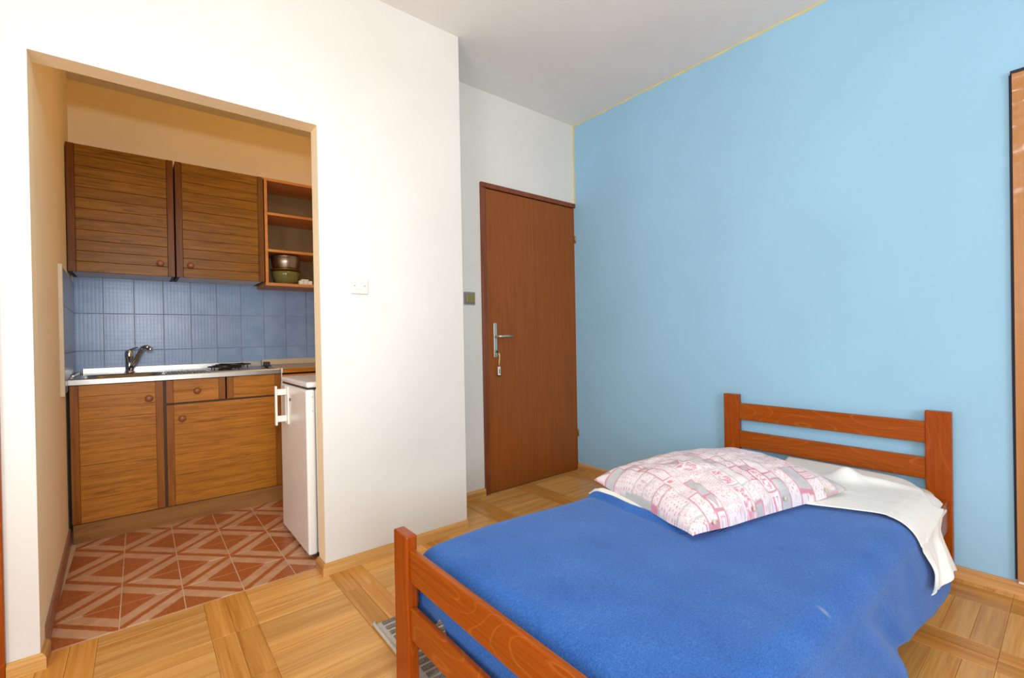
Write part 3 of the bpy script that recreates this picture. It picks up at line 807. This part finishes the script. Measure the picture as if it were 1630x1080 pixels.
for z in (.772, .632): obj('handle_arm', B().box(.5562, .6058, 2.642, 2.660, z-.016, z+.016, .002, 2), M['white_plastic'], hd)
obj('handle_foot', B().box(.598, .6058, 2.6605, 2.685, .602, .80, .002, 2), M['white_plastic'], hd)
obj('handle_foot', B().box(.598, .6058, 2.617, 2.6415, .602, .80, .002, 2), M['white_plastic'], hd)
obj('lock', B().lathe([(0, 0), (.008, 0), (.008, .004), (0, .004)], 16, Matrix.Translation((.606, 2.59, .735)) @ Matrix.Rotation(-math.pi/2, 4, 'Y')), M['steel_dark'], f)
for z in (.775, .705): obj('hinge_plug', B().lathe([(0, 0), (.005, 0), (.004, .002), (0, .0022)], 14, Matrix.Translation((.635, fy0, z)) @ Matrix.Rotation(math.pi/2, 4, 'X')), M['white_plastic'], f)

# ------------------------------------------------------------------ bed
bed = thing('bed', (1.6, .82, 0), 'single bed with reddish varnished beech frame against the blue wall', 'bed')
fx0, fx1 = .579, .614          # foot posts
hx0, hx1 = 2.600, 2.634        # head posts
ya, yb = 1.294, .340
pw = .084
for y0 in (ya-pw, yb):
    obj('foot_post', B().box(fx0, fx1, y0, y0+pw, 0, .475, .005, 3), M['bed_z'], bed)
    obj('head_post', B().box(hx0, hx1, y0, y0+pw, 0, .695, .004, 3), M['bed_z'], bed)
for z0, z1 in ((.344, .437), (.180, .272)):
    obj('foot_rail', B().box(.587, .608, yb+pw-.001, ya-pw+.001, z0, z1, .006, 3), M['bed_y'], bed)
for z0, z1 in ((.555, .647), (.400, .492)):
    obj('head_rail', B().box(2.6045, 2.626, yb+pw-.001, ya-pw+.001, z0, z1, .004, 3), M['bed_y'], bed)
for y0 in (ya-.052, yb+.012):
    sr = obj('side_rail', B().box(fx1-.001, hx0+.001, y0, y0+.024, .205, .328, .004, 2), M['bed_x'], bed)
obj('bolt', B().lathe([(0, 0), (.008, 0), (.007, .005), (0, .006)], 14, Matrix.Translation((2.5995, yb+.052, .31)) @ Matrix.Rotation(-math.pi/2, 4, 'Y')), M['chrome'], bed)
for k in range(11):
    x = .72+.18*k
    obj('slat', B().box(x-.035, x+.035, yb+.037, ya-.053, .206, .222, .001, 1), M['shelf_edge'], bed)

mt = obj('mattress', B().box(.650, 2.592, yb+.040, ya-.056, .2235, .372, .048, 5), M['cream'])
tag(mt, 'cream mattress lying in the bed under sheet and blanket', 'mattress')

# helpers for cloth
def lerp(a, b, t): return a+(b-a)*t
def curve(pts, t):
    n = len(pts)-1; x = min(max(t, 0), 1)*n; k = min(int(x), n-1); f_ = x-k
    p0 = Vector(pts[max(k-1, 0)]); p1 = Vector(pts[k]); p2 = Vector(pts[k+1]); p3 = Vector(pts[min(k+2, n)])
    return 0.5*((2*p1)+(p2-p0)*f_+(2*p0-5*p1+4*p2-p3)*f_**2+(-p0+3*p1-3*p2+p3)*f_**3)
def gauss(d, s): return math.exp(-(d/s)**2)
def smooth01(a, b, x):
    t = max(0, min(1, (x-a)/(b-a))); return t*t*(3-2*t)

def topz(x, y):
    """height of the bedding top"""
    dip = .012*smooth01(.70, .62, x)
    return .396+.014*math.cos((y-.82)*2.6)+.022*gauss(x-.85, .33)-dip+.004*noise.noise(Vector((x*2.2, y*2.2, .4)))-.022*smooth01(1.8, 2.5, x)
YF, YN, RR = 1.277, .338, .075           # far and near sides of the bedding, edge radius
def near_y(x, z, flare=.045, wave=1.0):
    """the hanging blanket on the near side"""
    k = max(0, min(1, (topz(x, .40)-RR-z)/.15)); q = smooth01(.36, .24, z)
    w_ = wave*(.006*math.sin(x*7.5+.8)+.004*math.sin(x*15+.3))*k
    fo = .018*gauss(x-(1.36+.9*(.4-z)), .05)-.012*gauss(x-(1.26+.9*(.4-z)), .06)-.010*gauss(x-1.80, .10)
    return YN-flare*k+w_+wave*fo*q
def section(x, v, off=0.0, hem_far=.25, hem_near=.16, flare=.03, wave=1.0):
    """profile across the bed, v 0 = far hem, 1 = near hem"""
    r = RR; yf, yn = YF+off, YN-off
    zt = topz(x, .82)+off
    segs = [('far', max(.01, zt-r-hem_far)), ('fa', r*1.57), ('top', yf-yn-2*r), ('na', r*1.57), ('near', zt-r-hem_near)]
    tot = sum(s_[1] for s_ in segs); d = v*tot
    for nme, ln in segs:
        if d <= ln or nme == 'near': break
        d -= ln
    if nme == 'far': return Vector((x, yf, hem_far+d))
    if nme == 'fa':
        a = d/r; return Vector((x, yf-r+r*math.cos(a), topz(x, yf-r)-r+off+r*math.sin(a)))
    if nme == 'top':
        y = yf-r-d; return Vector((x, y, topz(x, y)+off))
    if nme == 'na':
        a = d/r; return Vector((x, yn+r-r*math.sin(a), topz(x, yn+r)-r+off+r*math.cos(a)))
    z = topz(x, yn+r)-r+off-d
    return Vector((x, (near_y(x, z, flare, wave) if wave else yn-flare*min(1, d/.15))-off, z))

# flat white sheet over the whole mattress head, tucked
def base_sheet():
    b = B()
    def fn(u, v):
        x = lerp(1.25, 2.588, u)
        if u > .97: pass
        p = section(x, v, -.012, .24, .24, 0, 0)
        e = smooth01(2.50, 2.588, x); p.z -= .03*e*e*(1 if p.z > .3 else 0)
        k = smooth01(2.2, 2.55, x)
        p.z += .006*noise.noise(Vector((x*9, p.y*7, 2)))*(1 if p.z > .34 else 0)
        return p
    b.grid(fn, 44, 56)
    o = obj('fitted_sheet', b, M['sheet'])
    m = o.modifiers.new('thick', 'SOLIDIFY'); m.thickness = .003; m.offset = 1
    return tag(o, 'white sheet stretched over the mattress at the head of the bed', 'sheet')
base_sheet()

# blue blanket; its head edge runs skew across the bed
EDGE = [(1.425, 1.285), (1.425, 1.25), (1.42, 1.14), (1.395, 1.04), (1.385, .905), (1.36, .80), (1.50, .755), (2.20, .70), (2.25, .55), (2.25, .36), (2.22, .33)]
def edge_x(y):
    if y >= EDGE[0][1]: return EDGE[0][0]
    for (xa_, y0), (xb_, y1) in zip(EDGE, EDGE[1:]):
        if y1 <= y <= y0: return lerp(xa_, xb_, (y0-y)/(y0-y1))
    return EDGE[-1][0]
def blanket():
    b = B()
    def fn(u, v):
        p0 = section(1.3, v, 0, .25, .18)
        xe = edge_x(p0.y)
        if v > .5 and p0.z < .34: xe = 2.22-.04*smooth01(.34, .18, p0.z)
        if v < .5 and p0.z < .36: xe = 1.425-.05*smooth01(.36, .25, p0.z)
        # foot end turns down behind the rail
        ln = .16; L_ = (xe-.632)+ln; d = u*L_
        r = .045
        if d < ln:
            x = .630; p = section(.66, v, 0, .25, .185-.03)
            dz = (ln-d); p.x = x+.006*math.sin(dz*30)+.004*math.sin(p.y*17)
            zb = .214+.062*gauss(p.y-1.10, .05)+.006*math.sin(p.y*9)
            p.z = max(lerp(p.z-.02, zb, dz/ln), .206)
            p.y = min(max(p.y, .40), 1.235)
            return p
        x = .632+(d-ln)
        hp_ = [(.6, .17), (1.2, .165), (1.46, .178), (1.56, .204), (1.8, .188), (1.9, .168), (2.3, .13)]
        for (q0, h0), (q1, h1) in zip(hp_, hp_[1:]):
            if x <= q1: hemz = lerp(h0, h1, smooth01(q0, q1, x)); break
        p = section(x, v, 0, .25, hemz, .045)
        if x < .632+r:
            q = (x-.632)/r; p.z -= r*.5*(1-math.sqrt(max(0, 1-(1-q)**2)))*(1 if p.z > .33 else 0)
            p.y = min(max(p.y, .40-.1*q), 1.235+.06*q)
        # rolled head edge on the far side
        de = xe-x
        if p.z > .36 and p.y > .76:
            p.z += .017*gauss(de-.018, .016)-.004*gauss(de-.045, .012)
        return p
    b.grid(fn, 120, 110)
    o = obj('blanket', b, M['blanket'], origin=(1.4, .8, 0))
    m = o.modifiers.new('thick', 'SOLIDIFY'); m.thickness = .007; m.offset = 1
    return tag(o, 'blue woollen blanket spread over the bed', 'blanket')
blanket()
# pale lining that peeps out of the blanket's far edge
# turned-down sheet over the near head part with a hanging flap
IN_ = [(1.80, .80, .0), (1.84, .64, .0), (1.91, .52, .0), (1.955, .44, .0), (1.95, .385, -1), (1.945, .0, .345), (1.955, .0, .305), (1.95, .0, .270), (1.88, .0, .25), (1.81, .0, .243)]
OUT_ = [(2.578, .95, .0), (2.575, .80, .0), (2.57, .64, .0), (2.55, .50, .0), (2.45, .42, .0), (2.33, .365, -1), (2.285, .0, .345), (2.235, .0, .29), (2.212, .0, .248), (2.20, .0, .205)]
def top_sheet():
    b = B()
    def cv(C, v):
        n = len(C)-1; xk = v*n; k = min(int(xk), n-1); f_ = xk-k
        pts = []
        for (x, y, z) in C:
            if y == .0: y = near_y(x, z)-.012
            elif z == .0: z = topz(x, y)+.0165
            else: z = topz(x, y)-.004
            pts.append((x, y, z))
        return curve(pts, v)
    def fn(u, v):
        a = cv(IN_, v); c_ = cv(OUT_, v)
        p = a.lerp(c_, u)
        vv = v*9
        # rest on whatever lies below: top, rounded edge, hanging side
        if p.y > YN+RR: p.z = topz(p.x, p.y)+.0165
        elif p.y > YN-.012 and vv < 5.2:
            q = max(-1, min(1, (YN+RR-p.y)/(RR+.012)))
            p.z = topz(p.x, p.y)-RR+(RR+.0145)*math.sqrt(max(0, 1-q*q))
        else:
            p.y = near_y(p.x, p.z)-.013-.016*smooth01(.32, .19, p.z)*u
        # crumple and ridge beside the pillow
        p.z += .050*gauss(p.x-2.33, .04)*gauss(p.y-.635, .05)+.022*gauss(p.x-(2.36+.3*(.62-p.y)), .03)*gauss(p.y-.55, .10)
        p.z += .016*gauss(p.x-2.14, .03)*gauss(p.y-.66, .07)
        hang = smooth01(5, 7.5, vv)
        p.y -= hang*(.006+.007*math.sin(u*11+.6)+.003*math.sin(u*23))
        p.z += .012*smooth01(7.5, 9, vv)*math.sin(u*9+1)
        return p
    b.grid(fn, 60, 80)
    o = obj('top_sheet', b, M['sheet'])
    m = o.modifiers.new('thick', 'SOLIDIFY'); m.thickness = .0025; m.offset = 1
    return tag(o, 'crumpled white sheet turned down over the blanket and hanging off the near bedside', 'sheet')
top_sheet()
# strip of sheet under the rolled blanket edge
def under_strip():
    b = B()
    def fn(u, v):
        y = lerp(1.262, .74, v); x0 = edge_x(y)
        x = x0-.02+.075*u+.006*noise.noise(Vector((y*18, 0, u)))
        return (x, y, topz(x, min(y, 1.2))+.006+.010*gauss(u-.55, .3)-(.012*smooth01(1.22, 1.262, y)))
    b.grid(fn, 12, 50)
    o = obj('sheet_hem', b, M['sheet'])
    m = o.modifiers.new('thick', 'SOLIDIFY'); m.thickness = .002
    return tag(o, 'narrow ruffled white sheet hem between blanket edge and pillow', 'sheet')
under_strip()

# ------------------------------------------------------------------ pillow with printed patchwork
def pillow():
    L_, F_, R_ = Vector((1.465, 1.285)), Vector((1.275, .735)), Vector((2.075, .56))
    K_ = L_+R_-F_+Vector((.0, -.02))
    NU, NV = 340, 240
    rnd = random.Random(11)
    # patch layout: columns along u, cut at irregular v
    white = (230, 222, 225); pink = (206, 146, 160); pal = (230, 202, 208); grey = (188, 188, 192)
    cols = []; u = 0
    while u < 1:
        wd = rnd.choice((.055, .07, .085, .10)); rows = []; v = -rnd.random()*.06
        while v < 1:
            hh = rnd.choice((.07, .10, .14, .18)); kind = rnd.choice(('dots', 'floral', 'grey', 'floral', 'rose', 'plain', 'frame', 'tri', 'dots', 'floral', 'sprig'))
            rows.append((v, v+hh, kind, rnd.random())); v += hh
        cols.append((u, min(u+wd, 1.001), rows, rnd.random())); u += wd
    def prn(u, v):
        u = min(max(u+.006*math.sin(v*9)+.004*math.sin(u*31), 0), .9999); v = min(max(v+.006*math.sin(u*13), 0), .9999)
        for c0, c1, rows, cr in cols:
            if c0 <= u < c1: break
        for r0, r1, kind, rr in rows:
            if r0 <= v < r1: break
        a, b_ = (u-c0)*.84, (c1-u)*.84; c, d = (v-r0)*.58, (r1-v)*.58
        e = min(a, b_, c, d)
        P3 = Vector((u*84, v*58, rr*10))
        nz = noise.noise(P3); n2 = noise.noise(P3*2.1); n3 = noise.noise(P3*.9+Vector((5, 5, 5)))
        strong = kind in ('grey', 'tri', 'frame') or rr > .8
        if e < (.0042 if strong else .0028):
            return pink if strong else ((192, 194, 192) if cr > .5 else pal)
        if not strong and .005 < e < .0066 and cr > .4: return pal
        if kind == 'grey': return (196, 196, 199) if int(v*150) % 2 else grey
        if kind == 'tri':
            q = (u-c0)/(c1-c0); t_ = (v-r0)/(r1-r0); s_ = abs(q-.5)*2+t_
            return grey if s_ < .85 else (pink if s_ < 1.0 else white)
        if kind == 'rose':
            if e > .010 and n3 > -.1: return (212, 134, 156) if n2 > .1 else ((228, 178, 190) if n2 > -.25 else white)
            return (238, 226, 229)
        if kind == 'floral':
            return (220, 168, 178) if n2 > .3 else ((206, 204, 202) if nz > .38 else white)
        if kind == 'frame':
            if .011 < e < .0145: return (222, 164, 176)
            return (218, 156, 170) if (e > .017 and n2 > .28) else white
        if kind in ('dots', 'sprig'):
            w = 66 if kind == 'dots' else 44
            gx = (u*w*1.27) % 1-.5; gy = (v*w*.88+.5*(int(u*w*1.27) % 2)) % 1-.5
            return (214, 140, 158) if gx*gx*(1+2*n3)+gy*gy < (.035 if kind == 'dots' else .022) else white
        return white if n2 < .36 else (238, 218, 223)
    b = B(); bm = b.bm
    def shape(u, v, sgn):
        a, c = 2*u-1, 2*v-1
        # edges pulled in between pointed corners
        pin = .045
        uu = a*(1-pin*(1-c*c)**1.0*abs(a)**3*1.2); vv = c*(1-pin*(1-a*a)*abs(c)**3*1.2)
        fu, fv = (uu+1)/2, (vv+1)/2
        p = (L_*(1-fu)*(1-fv)+F_*fu*(1-fv)*0+K_*0)
        # u runs L->K / F->R (long), v runs L->F / K->R (short)
        p = L_*(1-fu)*(1-fv)+K_*fu*(1-fv)+F_*(1-fu)*fv+R_*fu*fv
        th = (max(0, 1-a*a))**.46*(max(0, 1-c*c))**.46
        wr = .012*noise.noise(Vector((u*5, v*5, 3)))*th+.006*noise.noise(Vector((u*13, v*13, 8)))*min(1, th*2)
        basez = .424
        # the left corner hangs a little over the edge, the front corner dips
        basez += .012*smooth01(.5, 1, abs(a))*smooth01(.5, 1, abs(c))
        if sgn > 0: z = basez+.020*min(1, th*2.5)+.112*th+wr
        else: z = basez-.010*min(1, th*1.5)
        if sgn > 0:  # pleats near the buttoned edge
            e = smooth01(.80, .97, v); z += .008*e*math.sin(u*46)*(.4+.6*noise.noise(Vector((u*6, 1, 1)))**2)*min(1, th*3)
        return Vector((p.x, p.y, z))
    top = b.grid(lambda u, v: shape(u, v, 1), NU, NV)
    bot = b.grid(lambda u, v: shape(u, v, -1), 60, 45)
    me_o = obj('pillow', b, M['pillow'], origin=(1.77, .9, .42))
    me = me_o.data
    ca = me.color_attributes.new('print', 'FLOAT_COLOR', 'POINT')
    nt = (NU+1)*(NV+1)
    buf = []
    for i in range(NU+1):
        for j in range(NV+1): buf += list(s2l(prn(i/NU*.999, j/NV*.999)))+[1]
    w_ = s2l((236, 230, 232))
    for k in range(len(me.vertices)-nt): buf += list(w_)+[1]
    ca.data.foreach_set('color', buf)
    tag(me_o, 'large pillow in pink and grey patchwork cotton at the head of the bed', 'pillow')
    for t_ in (.12, .36, .56, .84):
        p = shape(t_, .992, 1)
        obj('button', B().lathe([(0, .003), (.006, .003), (.008, .001), (.008, -.001), (0, -.001)], 16, Matrix.Translation((p.x-.002, p.y-.008, p.z+.004)) @ Matrix.Rotation(math.radians(70), 4, 'X')), M['cream'], me_o)
    return me_o
pillow()

# ------------------------------------------------------------------ rug
rg = thing('rug', (1.0, 1.3, 0), 'grey beige ribbed rug on the parquet under the foot of the bed', 'rug')
rx0, rx1, ry0, ry1 = .640, 1.55, .75, 1.618
obj('backing', B().box(rx0+.004, rx1, ry0, ry1, .001, .006, .002, 1), M['rug_light'], rg)
nr = 26; pitch = (ry1-ry0)/nr
for k in range(nr):
    y = ry0+pitch*(k+.5)
    obj('rib', B().box(rx0+.028, rx1-.01, y-pitch*.30, y+pitch*.30, .0065, .0105, .0018, 1), M['rug'], rg)
obj('border', B().tube([(rx0+.006, ry0, .006), (rx0+.002, 1.2, .0062), (rx0+.004, 1.5, .0062), (rx0+.004, ry1, .0065), (rx0+.012, ry1+.012, .008)], .0065, 10), M['rug_light'], rg)
